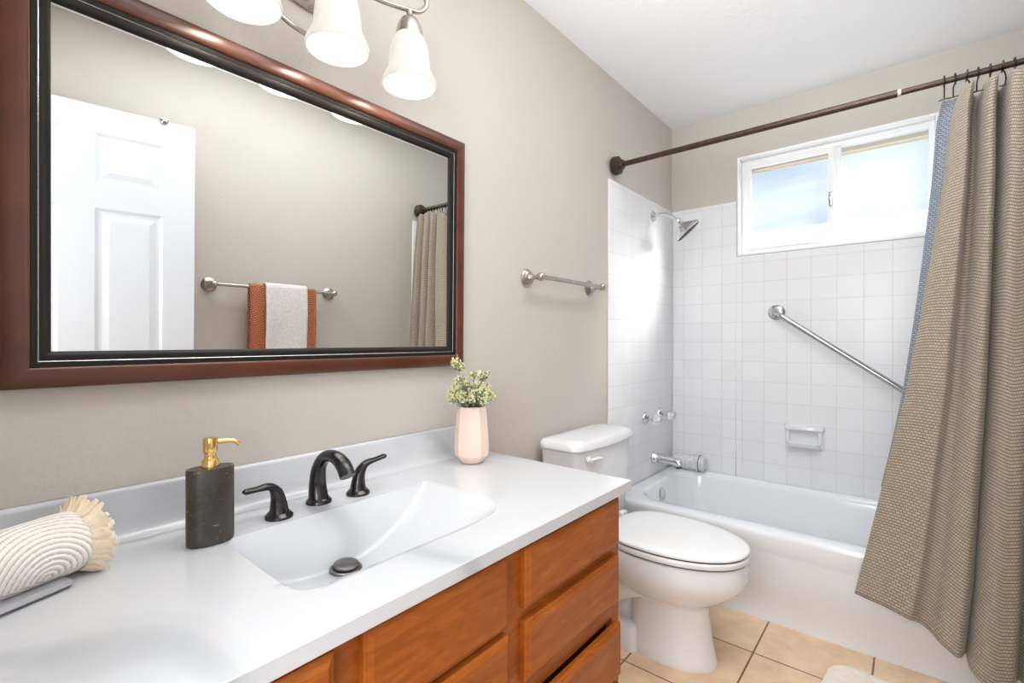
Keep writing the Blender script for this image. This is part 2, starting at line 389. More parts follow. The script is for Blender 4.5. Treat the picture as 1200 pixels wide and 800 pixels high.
# door, opened almost flat against the right wall
DH, DW = 1.985, .765
door = thing('door_1', (-.03, -1.488, .008), 'white six panel door standing open, seen in the mirror', 'door', kind='structure')
ang = math.radians(10.4)
def door_local():
    b = B(); t = .035; st, mu = .112, .105; pw = (DW - 2 * st - mu) / 2
    xs = [0, st, st + pw, st + pw + mu, st + 2 * pw + mu, DW]
    zs = [0, .20, .72, .86, 1.585, 1.685, 1.88, DH]
    box(b, (0, -t / 2, 0), (DW, t / 2 - .006, DH))
    for i in range(0, 5, 2): box(b, (xs[i], t / 2 - .006, 0), (xs[i + 1], t / 2, DH))
    for i in (1, 3):
        for a in (0, 2, 4, 6): box(b, (xs[i], t / 2 - .006, zs[a]), (xs[i + 1], t / 2, zs[a + 1]))
        for a in (1, 3, 5):
            x0, x1, z0, z1 = xs[i], xs[i + 1], zs[a], zs[a + 1]; y1 = t / 2; y0 = y1 - .006
            def rc(d, y): return [Vector((x0 + d, y, z0 + d)), Vector((x1 - d, y, z0 + d)), Vector((x1 - d, y, z1 - d)), Vector((x0 + d, y, z1 - d))]
            loft(b, [rc(0, y1), rc(.012, y0 + .0005), rc(.022, y0 + .0005), rc(.045, y1 - .0005)], True, False, True)
    return b
b = door_local(); R = Matrix.Rotation(ang, 4, 'Z'); bmesh.ops.transform(b, matrix=Matrix.Translation(door.location) @ R, verts=b.verts)
obj('door_panel', b, M['white_paint'], door, smooth=False)
b = B(); lathe(b, [(.032, 0), (.032, .006), (.014, .012), (.012, .035), (.022, .042), (.028, .055), (.022, .068), (.0, .072)], (DW - .065, .0175, .93), (0, 1, 0))
bmesh.ops.transform(b, matrix=Matrix.Translation(door.location) @ R, verts=b.verts); obj('door_knob', b, M['nickel'], door)
b = B(); box(b, (DW - .125, .002, DH - .002), (DW - .095, .026, DH + .012), .003); sphere(b, (DW - .11, .018, DH - .002), .014)
bmesh.ops.transform(b, matrix=Matrix.Translation(door.location) @ R, verts=b.verts); tag(obj('hook', b, M['nickel'], door), 'small metal hook over the door top')

# ------------------------------------------------------------------ bathtub
tub = thing('bathtub', (2.45, -.75, 0), 'white enamelled bathtub built in below the window', 'bathtub')
b = B(); cx, cy = 2.449, -.75; hx, hy = .379, .737
def tubsec(x0, x1, y0, y1, r, z, n=10): return rrect((x0 + x1) / 2, (y0 + y1) / 2, (x1 - x0) / 2, (y1 - y0) / 2, r, z, n)
Y0, Y1, X1 = -1.486, -.012, 2.822
secs = [tubsec(2.082, X1, Y0, Y1, .004, .0), tubsec(2.082, X1, Y0, Y1, .004, .10), tubsec(2.078, X1, Y0, Y1, .004, .108), tubsec(2.076, X1, Y0, Y1, .004, .262),
        tubsec(2.073, X1, Y0, Y1, .004, .276), tubsec(2.069, X1, Y0, Y1, .004, .288), tubsec(2.066, X1, Y0, Y1, .004, .335), tubsec(2.068, X1 - .002, Y0 + .002, Y1 - .002, .006, .347), tubsec(2.076, X1 - .006, Y0 + .004, Y1 - .004, .008, .3545),
        tubsec(2.145, 2.796, Y0 + .06, -.075, .14, .3555), tubsec(2.152, 2.789, Y0 + .068, -.083, .138, .352), tubsec(2.158, 2.783, Y0 + .078, -.088, .136, .344), tubsec(2.164, 2.776, Y0 + .09, -.092, .134, .325),
        tubsec(2.178, 2.764, Y0 + .14, -.108, .13, .22), tubsec(2.195, 2.748, Y0 + .20, -.128, .125, .12), tubsec(2.215, 2.73, Y0 + .24, -.148, .12, .08), tubsec(2.25, 2.70, Y0 + .28, -.18, .11, .06), tubsec(2.35, 2.6, Y0 + .4, -.3, .08, .055)]
loft(b, secs, True, True, True); obj('tub_shell', b, M['enamel'], tub, angle=50)
b = B(); lathe(b, [(.036, -.004), (.036, .004), (.030, .010), (.012, .012), (0, .012)], (2.445, -.096, .287), (0, -1, .14)); lathe(b, [(.006, .010), (.006, .016), (0, .017)], (2.445, -.0965, .287), (0, -1, .14), 12)
tag(obj('overflow_plate', b, M['chrome'], tub), 'round chrome overflow plate')

# ------------------------------------------------------------------ fittings on the tile
t = thing('tub_spout', (2.547, -.01, .452), 'chrome tub spout low on the tiled wall', 'spout')
b = B(); lathe(b, [(.036, 0), (.036, .006), (.030, .014), (.026, .03)], (2.547, -.010, .452), (0, -1, 0)); tube(b, [(2.547, -.03, .452), (2.547, -.10, .450), (2.547, -.142, .444), (2.547, -.158, .432)], [.027, .023, .022, .021], 16)
obj('spout_body', b, M['chrome'], t)
b = B(); lathe(b, [(.016, 0), (.016, .006), (0, .006)], (2.547, -.150, .419), (0, -.3, -1)); tag(obj('outlet', b, M['gap'], t), 'dark spout outlet')
def valve(x, label):
    t = thing('shower_valve', (x, -.01, .685), label, 'tap', 'tub taps on the tiled wall')
    b = B(); lathe(b, [(.034, 0), (.034, .004), (.029, .012), (.018, .022), (.013, .026), (.012, .045)], (x, -.010, .685), (0, -1, 0)); obj('escutcheon', b, M['chrome'], t)
    b = B(); secs = []
    for r, y in ((.012, .043), (.022, .048), (.026, .060), (.026, .078), (.020, .088), (.008, .090)):
        secs.append([Vector((x + r * (1 + .09 * math.cos(6 * a)) * math.cos(a), -.010 - y, .685 + r * (1 + .09 * math.cos(6 * a)) * math.sin(a))) for a in [2 * PI * k / 36 for k in range(36)]])
    loft(b, secs); tag(obj('knob', b, M['acrylic'], t), 'clear fluted acrylic knob')
valve(2.436, 'chrome tub tap with clear knob, the one nearer the toilet')
valve(2.629, 'chrome tub tap with clear knob, the one nearer the window wall')
t = thing('shower_sprayer', (2.534, -.01, 1.785), 'chrome shower head on a bent arm high on the tiled wall', 'shower head')
b = B(); lathe(b, [(.030, 0), (.030, .004), (.022, .012), (.012, .016)], (2.534, -.010, 1.785), (0, -1, 0)); obj('flange', b, M['chrome'], t)
b = B(); tube(b, [(2.534, -.012, 1.785), (2.536, -.06, 1.790), (2.540, -.105, 1.775), (2.545, -.145, 1.742)], .0095, 12); obj('arm', b, M['chrome'], t)
hd = Vector((.30, -.60, -.72)).normalized(); hp = Vector((2.545, -.145, 1.742))
b = B(); lathe(b, [(.014, -.012), (.017, -.004), (.017, .012), (.014, .016), (.018, .026), (.036, .040), (.060, .058), (.072, .068), (.074, .076), (.070, .080)], hp, hd, 32)
head = obj('spray_head', b, M['chrome'], t)
b = B(); lathe(b, [(.069, .078), (.069, .082), (.05, .084), (0, .085)], hp, hd, 32)
qh = Vector((0, 0, 1)).rotation_difference(hd)
for rr, nn in ((.02, 8), (.04, 14), (.058, 20)):
    for k in range(nn):
        a = 2 * PI * k / nn; lathe(b, [(.003, 0), (.002, .004), (0, .004)], hp + qh @ Vector((rr * math.cos(a), rr * math.sin(a), .082)), hd, 6)
tag(obj('nozzle_plate', b, M['gap'], head), 'dark grey nozzle plate')

t = thing('grab_bar', (XB - .008, -.88, 1.01), 'slanted steel grab bar on the tiled end wall', 'grab bar')
g0 = Vector((XB - .058, -.566, 1.247)); g1 = Vector((XB - .058, -1.235, .765)); gd = (g1 - g0).normalized()
b = B(); tube(b, [(XB - .012, g0.y, g0.z), (XB - .04, g0.y, g0.z), g0 + gd * .035, g0 + gd * .1, g1 - gd * .1, g1 - gd * .035, (XB - .04, g1.y, g1.z), (XB - .012, g1.y, g1.z)], .0135, 14); obj('bar', b, M['steel'], t)
for g in (g0, g1):
    b = B(); lathe(b, [(.040, 0), (.040, .004), (.034, .010), (.016, .012)], (XB - .008, g.y, g.z), (-1, 0, 0)); obj('flange', b, M['steel'], t)

t = thing('soap_dish', (XB - .008, -.691, .61), 'white ceramic soap dish set into the tiled end wall', 'soap dish')
b = B(); sx = XB - .008
box(b, (sx, -.606, .552), (sx - .010, -.776, .668), .004)
yz = lambda hw, d0, z: [Vector((sx - d0 * k, -.691 + s * hw * (1 - .12 * k), z)) for s, k in ((1, 0), (1, .7), (.8, 1), (-.8, 1), (-1, .7), (-1, 0))]
loft(b, [yz(.086, .030, .640), yz(.090, .040, .650), yz(.090, .038, .664), yz(.086, .020, .672)])
loft(b, [yz(.076, .016, .550), yz(.080, .044, .556), yz(.080, .056, .570), yz(.080, .058, .584), yz(.076, .052, .588), yz(.070, .044, .580), yz(.066, .03, .574)])
for q in (1, -1): box(b, (sx - .006, -.691 + q * .062, .57), (sx - .026, -.691 + q * .078, .652), .005)
obj('dish_body', b, M['ceramic'], t)

tr_ = thing('rolled_towel', (2.775, -.135, .356), 'small grey speckled towel rolled up on the corner of the tub', 'towel')
b = B(); NR = 40; secs = []
for i in range(NR + 1):
    a = i / NR * 2 * PI; secs.append([])
rows = []
for (y, r) in ((-.045, .012), (-.045, .030), (-.050, .040), (-.07, .044), (-.12, .045), (-.17, .044), (-.19, .044), (-.212, .040), (-.218, .030), (-.214, .012)):
    rows.append([Vector((2.775 + r * 1.0 * math.cos(2 * PI * k / 40), y, .4005 + r * math.sin(2 * PI * k / 40) * (1 + .02 * math.sin(5 * k)))) for k in range(40)])
loft(b, rows); obj('towel_roll', b, M['terry_grey'], tr_)
b = B(); cpts = [(2.775 + .0465 * math.cos(a), -.188, .4005 + .0465 * math.sin(a)) for a in [2 * PI * k / 30 for k in range(31)]]
tube(b, cpts, .0022, 6, smooth=False); tag(obj('tie', b, M['twine'], tr_), 'dark twine tie')

# ------------------------------------------------------------------ shower rod, rings, curtain
RX, RZ = 2.085, 1.937
rod = thing('shower_rod', (RX, -.75, RZ), 'dark bronze shower curtain rod spanning the tub', 'curtain rod')
b = B(); tube(b, [(RX, -.03, RZ), (RX, -1.072, RZ)], .0125, 16); obj('outer_tube', b, M['rod'], rod)
b = B(); tube(b, [(RX, -1.06, RZ), (RX, -1.47, RZ)], .0098, 16); obj('inner_tube', b, M['rod'], rod)
b = B(); tube(b, [(RX, -1.0725, RZ), (RX, -1.082, RZ)], .0122, 16); tag(obj('sleeve', b, M['sleeve'], rod), 'pale plastic sleeve')
for y, s in ((0, -1), (YR, 1)):
    b = B(); lathe(b, [(.041, 0), (.044, .004), (.044, .010), (.039, .013), (.039, .018), (.042, .020), (.042, .028), (.034, .034), (.024, .038), (.021, .050), (.016, .052)], (RX, y + s * .010, RZ), (0, s, 0), 32); obj('flange', b, M['rod'], rod)

NF = 9; CT = 1.868
ring_y = [-1.190 - .0265 * i for i in range(11)]
ordn = ['first', 'second', 'third', 'fourth', 'fifth', 'sixth', 'seventh', 'eighth', 'ninth', 'tenth', 'eleventh']
for i, y in enumerate(ring_y):
    lab = ('dark wire curtain hook with a long exposed stem, nearest the window' if i == 0 else f'dark wire curtain hook, {ordn[i]} along the rod from the window side')
    dy = .007 * math.sin(i * 2.3)
    t = thing('curtain_hook', (RX, y, RZ), lab, 'curtain hook', 'curtain hooks on the shower rod')
    b = B(); pts = [(RX + .016 * math.cos(a), y + dy * .2 * math.sin(a), RZ + .016 * math.sin(a) + .0) for a in [math.radians(d) for d in range(-60, 241, 20)]]
    tube(b, pts, .0023, 6, 2)
    tube(b, [(RX - .008, y, RZ - .014), (RX - .006, y + dy, RZ - .030), (RX - .004, y + dy, RZ - .060)] , .0021, 6, 3)
    obj('wire_loop', b, M['bronze'], t)
    b = B()
    tube(b, [(RX - .004, y + dy + .014, RZ - .060), (RX - .004, y + dy - .014, RZ - .058)], .0020, 6)
    obj('clip_pin', b, M['bronze'], t)

cur = thing('shower_curtain', (2.0, -1.3, .12), 'taupe waffle weave shower curtain drawn to the right, flaring at its hem', 'shower curtain')
LV = [(1.868, -1.186, 2.085), (1.80, -1.172, 2.075), (1.60, -1.160, 2.055), (1.367, -1.138, 2.038), (1.15, -1.115, 2.022), (.931, -1.089, 2.010), (.76, -1.062, 2.003), (.587, -1.030, 1.998), (.42, -.998, 1.992), (.245, -.963, 1.985)]
def lev(z):
    if z >= LV[0][0]: return LV[0][1:]
    for a, c in zip(LV, LV[1:]):
        if z >= c[0]:
            k = (a[0] - z) / (a[0] - c[0]); return (a[1] + (c[1] - a[1]) * k, a[2] + (c[2] - a[2]) * k)
    return LV[-1][1:]
# folds : (s, y fraction top, x offset top, y fraction bottom, x offset bottom); x offset is towards the room (-)
FOLD = [(0, 0, .010, 0, .000), (.04, .03, -.014, .07, -.004), (.09, .085, -.036, .17, -.010), (.135, .125, -.046, .27, -.028), (.175, .15, -.012, .30, -.012), (.21, .165, .066, .325, .000),
        (.26, .225, .074, .37, -.004), (.295, .245, .004, .41, -.036), (.335, .28, -.050, .455, -.052), (.375, .33, -.052, .495, -.046), (.405, .355, -.006, .525, .012), (.43, .37, .062, .532, .036),
        (.475, .405, .066, .542, -.020), (.50, .42, .006, .56, -.044), (.55, .46, -.050, .60, -.062), (.62, .56, -.050, .66, -.056), (.66, .615, -.024, .71, -.040), (.69, .645, .034, .735, .016), (.72, .67, .044, .75, .026),
        (.76, .71, -.030, .80, -.050), (.82, .79, -.050, .86, -.056), (.88, .86, .026, .90, .014), (.94, .93, -.026, .95, -.034), (1, 1, .004, 1, -.010)]
def crom(tab, s):
    for i in range(len(tab) - 1):
        if s <= tab[i + 1][0] + 1e-9:
            a = tab[max(i - 1, 0)]; p = tab[i]; q = tab[i + 1]; d = tab[min(i + 2, len(tab) - 1)]
            t = (s - p[0]) / (q[0] - p[0]); out = []
            for c in range(1, 5):
                m0 = (q[c] - a[c]) / max(q[0] - a[0], 1e-6) * (q[0] - p[0]); m1 = (d[c] - p[c]) / max(d[0] - p[0], 1e-6) * (q[0] - p[0])
                out.append((2 * t ** 3 - 3 * t * t + 1) * p[c] + (t ** 3 - 2 * t * t + t) * m0 + (-2 * t ** 3 + 3 * t * t) * q[c] + (t ** 3 - t * t) * m1)
            return out
    return tab[-1][1:]
NS, NZ = 230, 110
b = B(); uvl = b.loops.layers.uv.new('UVMap'); grid = []; uvs = {}
CW = 1.75
for i in range(NS + 1):
    s = i / NS; f = crom(FOLD, s); rowv = []
    hem = .245 - .135 * min(1, s / .60) + .01 * math.sin(s * 9)
    top = CT + .004 * math.sin(s * 50) + .03 * min(1, s * 12)
    for j in range(NZ + 1):
        k = j / NZ; z = top + (hem - top) * k
        yl, xl = lev(CT + (.245 - CT) * k); kk = min(1, k * 1.15)
        kx = kk ** .8
        fy = f[0] + (f[2] - f[0]) * kx; fx = f[1] + (f[3] - f[1]) * kx
        yl -= .034 * max(0, 1 - k / .70); yr = -1.482
        y = yl + (yr - yl) * fy; x = xl + fx * (1.0 - .25 * math.sin(PI * k)) + .003 * math.sin(17 * s + 9 * k)
        x = min(x, 2.046) if z < .40 else x
        v = b.verts.new((x, y, z)); rowv.append(v); uvs[v] = (s * CW, k * 1.72)
    grid.append(rowv)
for i in range(NS):
    for j in range(NZ):
        f = b.faces.new((grid[i][j], grid[i][j + 1], grid[i + 1][j + 1], grid[i + 1][j]))
        for lp in f.loops: lp[uvl].uv = uvs[lp.vert]
def solidify(o, t, off=-1):
    m = o.modifiers.new('thickness', 'SOLIDIFY'); m.thickness = t; m.offset = off; return o
bq = B(); uvl = bq.loops.layers.uv.new('UVMap'); gq = []; uq = {}  # added sheet behind the cloth edge, shows window light as blue grey
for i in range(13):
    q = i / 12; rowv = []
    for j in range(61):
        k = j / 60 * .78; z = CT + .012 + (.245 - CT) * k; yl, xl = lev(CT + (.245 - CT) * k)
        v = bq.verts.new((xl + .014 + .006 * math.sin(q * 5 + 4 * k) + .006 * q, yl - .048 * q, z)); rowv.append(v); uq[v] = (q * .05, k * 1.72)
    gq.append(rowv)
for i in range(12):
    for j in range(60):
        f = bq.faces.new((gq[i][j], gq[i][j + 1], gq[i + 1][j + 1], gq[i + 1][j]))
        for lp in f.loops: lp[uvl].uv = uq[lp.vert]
lq = obj('border', bq, M['border'], cur, angle=180); solidify(lq, .0014, 0); tag(lq, 'edge strip with bluish window light in its colour')
cl = obj('cloth', b, M['curtain'], cur, angle=180); solidify(cl, .0016, 0)

# ------------------------------------------------------------------ toilet
TXC = 1.685
tl_ = thing('toilet', (TXC, -.35, 0), 'white two piece toilet with closed lid between vanity and bathtub', 'toilet')
def egg(cx, yf, yb, w, z, n=48, sq=2.0, pf=2.0):
    ym = yf + (yb - yf) * .58; pts = []
    for k in range(n):
        a = 2 * PI * k / n; c, s = math.cos(a), math.sin(a)
        x = cx + w * math.copysign(abs(c) ** (2 / 2.15), c)
        if s < 0: y = ym - (ym - yf) * abs(s) ** (2 / pf)
        else: y = ym + (yb - ym) * abs(s) ** (2 / (sq + 1.0))
        pts.append(Vector((x, y, z)))
    return pts
b = B()
secs = [egg(TXC - .010, -.608, -.315, .102, 0), egg(TXC - .010, -.610, -.315, .104, .012), egg(TXC - .010, -.603, -.315, .099, .03), egg(TXC - .008, -.592, -.31, .094, .08), egg(TXC - .006, -.584, -.31, .090, .14), egg(TXC - .004, -.580, -.31, .090, .18), egg(TXC, -.588, -.30, .100, .200),
        egg(TXC, -.612, -.28, .122, .217), egg(TXC, -.645, -.25, .148, .240), egg(TXC, -.680, -.22, .171, .272), egg(TXC, -.697, -.205, .182, .298), egg(TXC, -.703, -.20, .186, .318), egg(TXC, -.702, -.20, .185, .352), egg(TXC, -.698, -.20, .182, .367), egg(TXC, -.688, -.205, .172, .371)]
loft(b, secs)
# deck under the tank, trapway and foot
secs = [rrect(TXC, -.17, .09, .12, .05, .30), rrect(TXC, -.155, .13, .135, .05, .335), rrect(TXC, -.15, .14, .14, .05, .372)]
loft(b, secs)
for s in (-1, 1):
    tube(b, [(TXC + s * .055, -.42, .24), (TXC + s * .075, -.33, .235), (TXC + s * .085, -.24, .185), (TXC + s * .075, -.16, .12), (TXC + s * .065, -.10, .04)], [.05, .062, .062, .058, .05], 16)
    secs = [rrect(TXC + s * .088, -.235, .038, .13, .025, 0), rrect(TXC + s * .088, -.235, .037, .129, .025, .07), rrect(TXC + s * .082, -.235, .026, .118, .02, .085)]
    loft(b, secs)
loft(b, [rrect(TXC, -.2, .075, .13, .04, 0), rrect(TXC, -.2, .07, .13, .04, .3)])
obj('bowl', b, M['ceramic'], tl_, angle=50)
for s in (-1, 1):
    b = B(); sphere(b, (TXC + s * .088, -.20, .085), .013, 1, 1, .9); obj('bolt_cap', b, M['plastic'], tl_)
b = B(); loft(b, [egg(TXC, -.696, -.245, .178, .3705), egg(TXC, -.699, -.243, .181, .3765)]); tag(obj('seat_gap_shade', b, M['gap'], tl_), 'dark band for the shade under the seat')  # dark insert stands in for shade between seat and bowl
b = B(); loft(b, [egg(TXC, -.703, -.24, .185, .3765), egg(TXC, -.706, -.24, .187, .380), egg(TXC, -.706, -.24, .187, .391), egg(TXC, -.702, -.24, .184, .395)])
seat = obj('seat', b, M['plastic'], tl_)
b = B(); loft(b, [egg(TXC, -.698, -.245, .180, .395), egg(TXC, -.699, -.243, .181, .4005)]); tag(obj('seat_gap_shade', b, M['gap'], seat), 'dark band for the shade under the lid')  # same dark insert for the shade between lid and seat
b = B(); loft(b, [egg(TXC, -.702, -.235, .185, .4005), egg(TXC, -.706, -.233, .187, .404), egg(TXC, -.704, -.234, .186, .409), egg(TXC, -.694, -.238, .178, .414), egg(TXC, -.66, -.25, .15, .4175), egg(TXC, -.55, -.30, .07, .419)])
for s in (-1, 1): box(b, (TXC + s * .075 - .022, -.232, .396), (TXC + s * .075 + .022, -.205, .416), .005)
obj('lid', b, M['plastic'], tl_)
def tanksec(hx, y0, y1, z, bow, r=.03, n=10):
    # rounded rectangle whose front edge bows out
    base = rrect(TXC, (y0 + y1) / 2, hx, abs(y1 - y0) / 2, r, z, n); out = []
    for p in base: out.append(p)
    pts = []
    m = len(out)
    for i, p in enumerate(out):
        q = out[(i + 1) % m]; pts.append(p)
        if i % (n + 1) == n:
            kk = 12 if (i // (n + 1)) % 2 == 0 else 4
            for k in range(1, kk): pts.append(p.lerp(q, k / kk))
    for p in pts:
        if p.y < (y0 + y1) / 2: p.y -= bow * (1 - ((p.x - TXC) / hx) ** 2)
    return pts
b = B(); TB = -.018
loft(b, [tanksec(.185, -.165, TB - .01, .374, .010), tanksec(.197, -.178, TB - .006, .40, .014), tanksec(.212, -.182, TB - .004, .55, .020), tanksec(.220, -.184, TB - .002, .693, .022)])
obj('tank', b, M['ceramic'], tl_)
b = B(); loft(b, [tanksec(.218, -.184, TB - .002, .690, .022), tanksec(.230, -.194, TB, .694, .024, .035), tanksec(.235, -.198, TB, .700, .025, .04), tanksec(.234, -.197, TB, .716, .025, .04), tanksec(.226, -.190, TB - .006, .727, .024, .04), tanksec(.20, -.165, TB - .03, .733, .02, .04)])
obj('tank_lid', b, M['ceramic'], tl_)
b = B(); lathe(b, [(.014, 0), (.014, .006), (.008, .01), (.008, .016)], (TXC - .155, -.196, .662), (0, -1, 0), 16)
tube(b, [(TXC - .155, -.210, .662), (TXC - .120, -.214, .662), (TXC - .085, -.216, .656)], [.008, .009, .007], 10, flat=.7)
tag(obj('flush_lever', b, M['plastic'], tl_), 'white flush lever')

# ------------------------------------------------------------------ vanity cabinet and top
VX0, VX1, VY, VZ = -.052, 1.114, -.535, .716
van = thing('vanity_cabinet', (.53, -.27, 0), 'reddish brown wooden vanity cabinet with drawers and a door', 'cabinet')
b = B()
box(b, (VX0, -.004, .09), (VX0 + .016, VY + .018, VZ)); box(b, (VX1 - .016, -.004, .0), (VX1, VY + .018, VZ))
box(b, (VX0 + .016, -.004, .09), (VX1 - .016, VY + .018, .106)); box(b, (VX0 + .016, VY + .07, 0), (VX1 - .016, VY + .086, .09))
stx = [(VX0, .0), (.318, .372), (.658, .715), (1.08, VX1)]
for x0, x1 in stx: box(b, (x0, VY, .09), (x1, VY + .018, VZ), .0008, 1)
for z0, z1 in ((.09, .13), (.26, .285), (.405, .465), (.558, .592), (.69, VZ)):
    for (a, c) in ((.0, .318), (.715, 1.08)): box(b, (a, VY + .0003, z0), (c, VY + .018, z1))
for z0, z1 in ((.09, .13), (.555, .585), (.69, VZ)): box(b, (.372, VY + .0003, z0), (.658, VY + .018, z1))
obj('carcass', b, M['wood'], van, smooth=False)
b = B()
for (x0, x1) in ((.0, .318), (.372, .658), (.715, 1.08)): box(b, (x0, VY + .0181, .1), (x1, VY + .03, VZ - .01))  # dark boards behind the openings stand in for inner shade
tag(obj('inner_shadow_board', b, M['wood_dark'], van, smooth=False), 'dark boards for the shade inside the cabinet')
def front(bm, x0, x1, z0, z1, y, proj=.019):
    def rc(d, yy): return [Vector((x0 + d, yy, z0 + d)), Vector((x1 - d, yy, z0 + d)), Vector((x1 - d, yy, z1 - d)), Vector((x0 + d, yy, z1 - d))]
    loft(bm, [rc(0, y), rc(0, y - proj + .008), rc(.003, y - proj + .005), rc(.006, y - proj + .004), rc(.012, y - proj)])
def drawer(x0, x1, z0, z1, out=0):
    b = B(); front(b, x0, x1, z0, z1, VY - .0004 - out)
    if out: box(b, (x0 + .02, VY + .01, z0 + .015), (x1 - .02, VY - out, z1 - .02))
    return obj('drawer_front', b, M['wood'], van, smooth=False)
for x0, x1 in ((.712, 1.090), (-.045, .322)):
    drawer(x0, x1, .590, .706); drawer(x0, x1, .450, .566); drawer(x0, x1, .268, .399, .005); drawer(x0, x1, .115, .245)
b = B(); front(b, .364, .662, .578, .710, VY - .0004); obj('false_front', b, M['wood'], van, smooth=False)
b = B(); dx0, dx1, dz0, dz1 = .364, .662, .115, .566; yv = VY - .0004
def rc(d, yy): return [Vector((dx0 + d, yy, dz0 + d)), Vector((dx1 - d, yy, dz0 + d)), Vector((dx1 - d, yy, dz1 - d)), Vector((dx0 + d, yy, dz1 - d))]
loft(b, [rc(0, yv), rc(0, yv - .012), rc(.004, yv - .016), rc(.010, yv - .019), rc(.052, yv - .019), rc(.056, yv - .010), rc(.062, yv - .009), rc(.085, yv - .016)])
obj('cabinet_door', b, M['wood'], van, smooth=False)

top = thing('sink_counter', (.54, -.28, .716), 'white marbled vanity counter with moulded sink and backsplash', 'sink counter')
CX0, CX1, CY0, CY1, CZ = -.056, 1.137, -.560, -.0015, .743
BX0, BX1, BY0, BY1 = .322, .79, -.452, -.168
DX, DY = .524, -.238
def sstep(x): x = max(0, min(1, x)); return x * x * (3 - 2 * x)
def smin(a, c, k=.02):
    h = max(0, min(1, .5 + .5 * (c - a) / k)); return c * (1 - h) + a * h - k * h * (1 - h)
def basin(x, y):
    if not (BX0 < x < BX1 and BY0 < y < BY1): return 0
    ex = (x - DX) / (BX1 - DX) if x > DX else ((DX - x) / (DX - BX0)) ** 2.2
    ey = max(0, (DY - y) / (DY - BY0))
    e = min(1, (ex ** 7 + ey ** 7) ** (1 / 7))
    return max(0, smin((BY1 - y) * 2.0, .103 * (1 - e ** 1.9), .010))
def lin(a, c, n): return [a + (c - a) * i / n for i in range(n + 1)]
xs = lin(CX0, BX0, 20)[:-1] + lin(BX0, BX1, 124)[:-1] + lin(BX1, CX1, 20)
ys = lin(CY0, BY0, 10)[:-1] + lin(BY0, BY1, 84)[:-1] + lin(BY1, CY1, 12)
b = B(); g = []
er = .005
for x in xs: g.append([b.verts.new((x, y, CZ - basin(x, y))) for y in ys])
for i in range(len(xs) - 1):
    for j in range(len(ys) - 1): b.faces.new((g[i][j], g[i + 1][j], g[i + 1][j + 1], g[i][j + 1]))
border = [g[i][0] for i in range(len(xs))] + [g[-1][j] for j in range(1, len(ys))] + [g[i][-1] for i in range(len(xs) - 2, -1, -1)] + [g[0][j] for j in range(len(ys) - 2, 0, -1)]
def ringdown(prev, out, dz):
    cx, cy = (CX0 + CX1) / 2, (CY0 + CY1) / 2; nv = []
    for v in prev:
        p = v.co.copy()
        if abs(v.co.x - CX1) < .02 and v.co.x > cx and out: p.x = min(CX1, p.x + out)
        p.z -= dz; nv.append(b.verts.new(p))
    n = len(prev)
    for k in range(n): b.faces.new((prev[k], nv[k], nv[(k + 1) % n], prev[(k + 1) % n]))
    return nv
r1 = ringdown(border, 0, .026)
# underside with the bowl
g2 = {}
for i, x in enumerate(xs):
    for j, y in enumerate(ys):
        g2[i, j] = None
ub = [v for v in r1]
vmap = {}
n = len(border)
for k, v in enumerate(border): vmap[v] = r1[k]
for i in range(len(xs)):
    for j in range(len(ys)):
        v = g[i][j]; g2[i, j] = vmap.get(v) or b.verts.new((v.co.x, v.co.y, v.co.z - .026 if v.co.z > CZ - .02 else v.co.z - .014))
for i in range(len(xs) - 1):
    for j in range(len(ys) - 1): b.faces.new((g2[i, j + 1], g2[i + 1, j + 1], g2[i + 1, j], g2[i, j]))
ct = obj('countertop', b, M['marble'], top, angle=45)
bv = ct.modifiers.new('edge', 'BEVEL'); bv.width = .004; bv.segments = 3; bv.limit_method = 'ANGLE'; bv.angle_limit = math.radians(80)
# backsplash with coved foot
b = B(); prof = [(-.0015, .7435), (-.0015, .830), (-.004, .8335), (-.0185, .8335), (-.021, .831), (-.022, .826), (-.023, .775), (-.025, .762), (-.029, .752), (-.037, .7455), (-.047, .7435)]
loft(b, [[Vector((x, y, z)) for y, z in prof] for x in (CX0, CX1 - .004)])
obj('backsplash', b, M['marble'], top, angle=60)
b = B(); dz = CZ - basin(DX, DY); lathe(b, [(.031, .001), (.031, .004), (.027, .006), (.024, .005)], (DX, DY, dz + .001), (0, -.10, 1), 32); lathe(b, [(.018, 0), (.018, .006), (.0245, .007), (.0245, .0095), (.021, .0115), (.008, .0125), (0, .0125)], (DX, DY, dz + .003), (0, -.10, 1), 28)
tag(obj('drain_stopper', b, M['drain'], top), 'dark bronze pop-up drain')

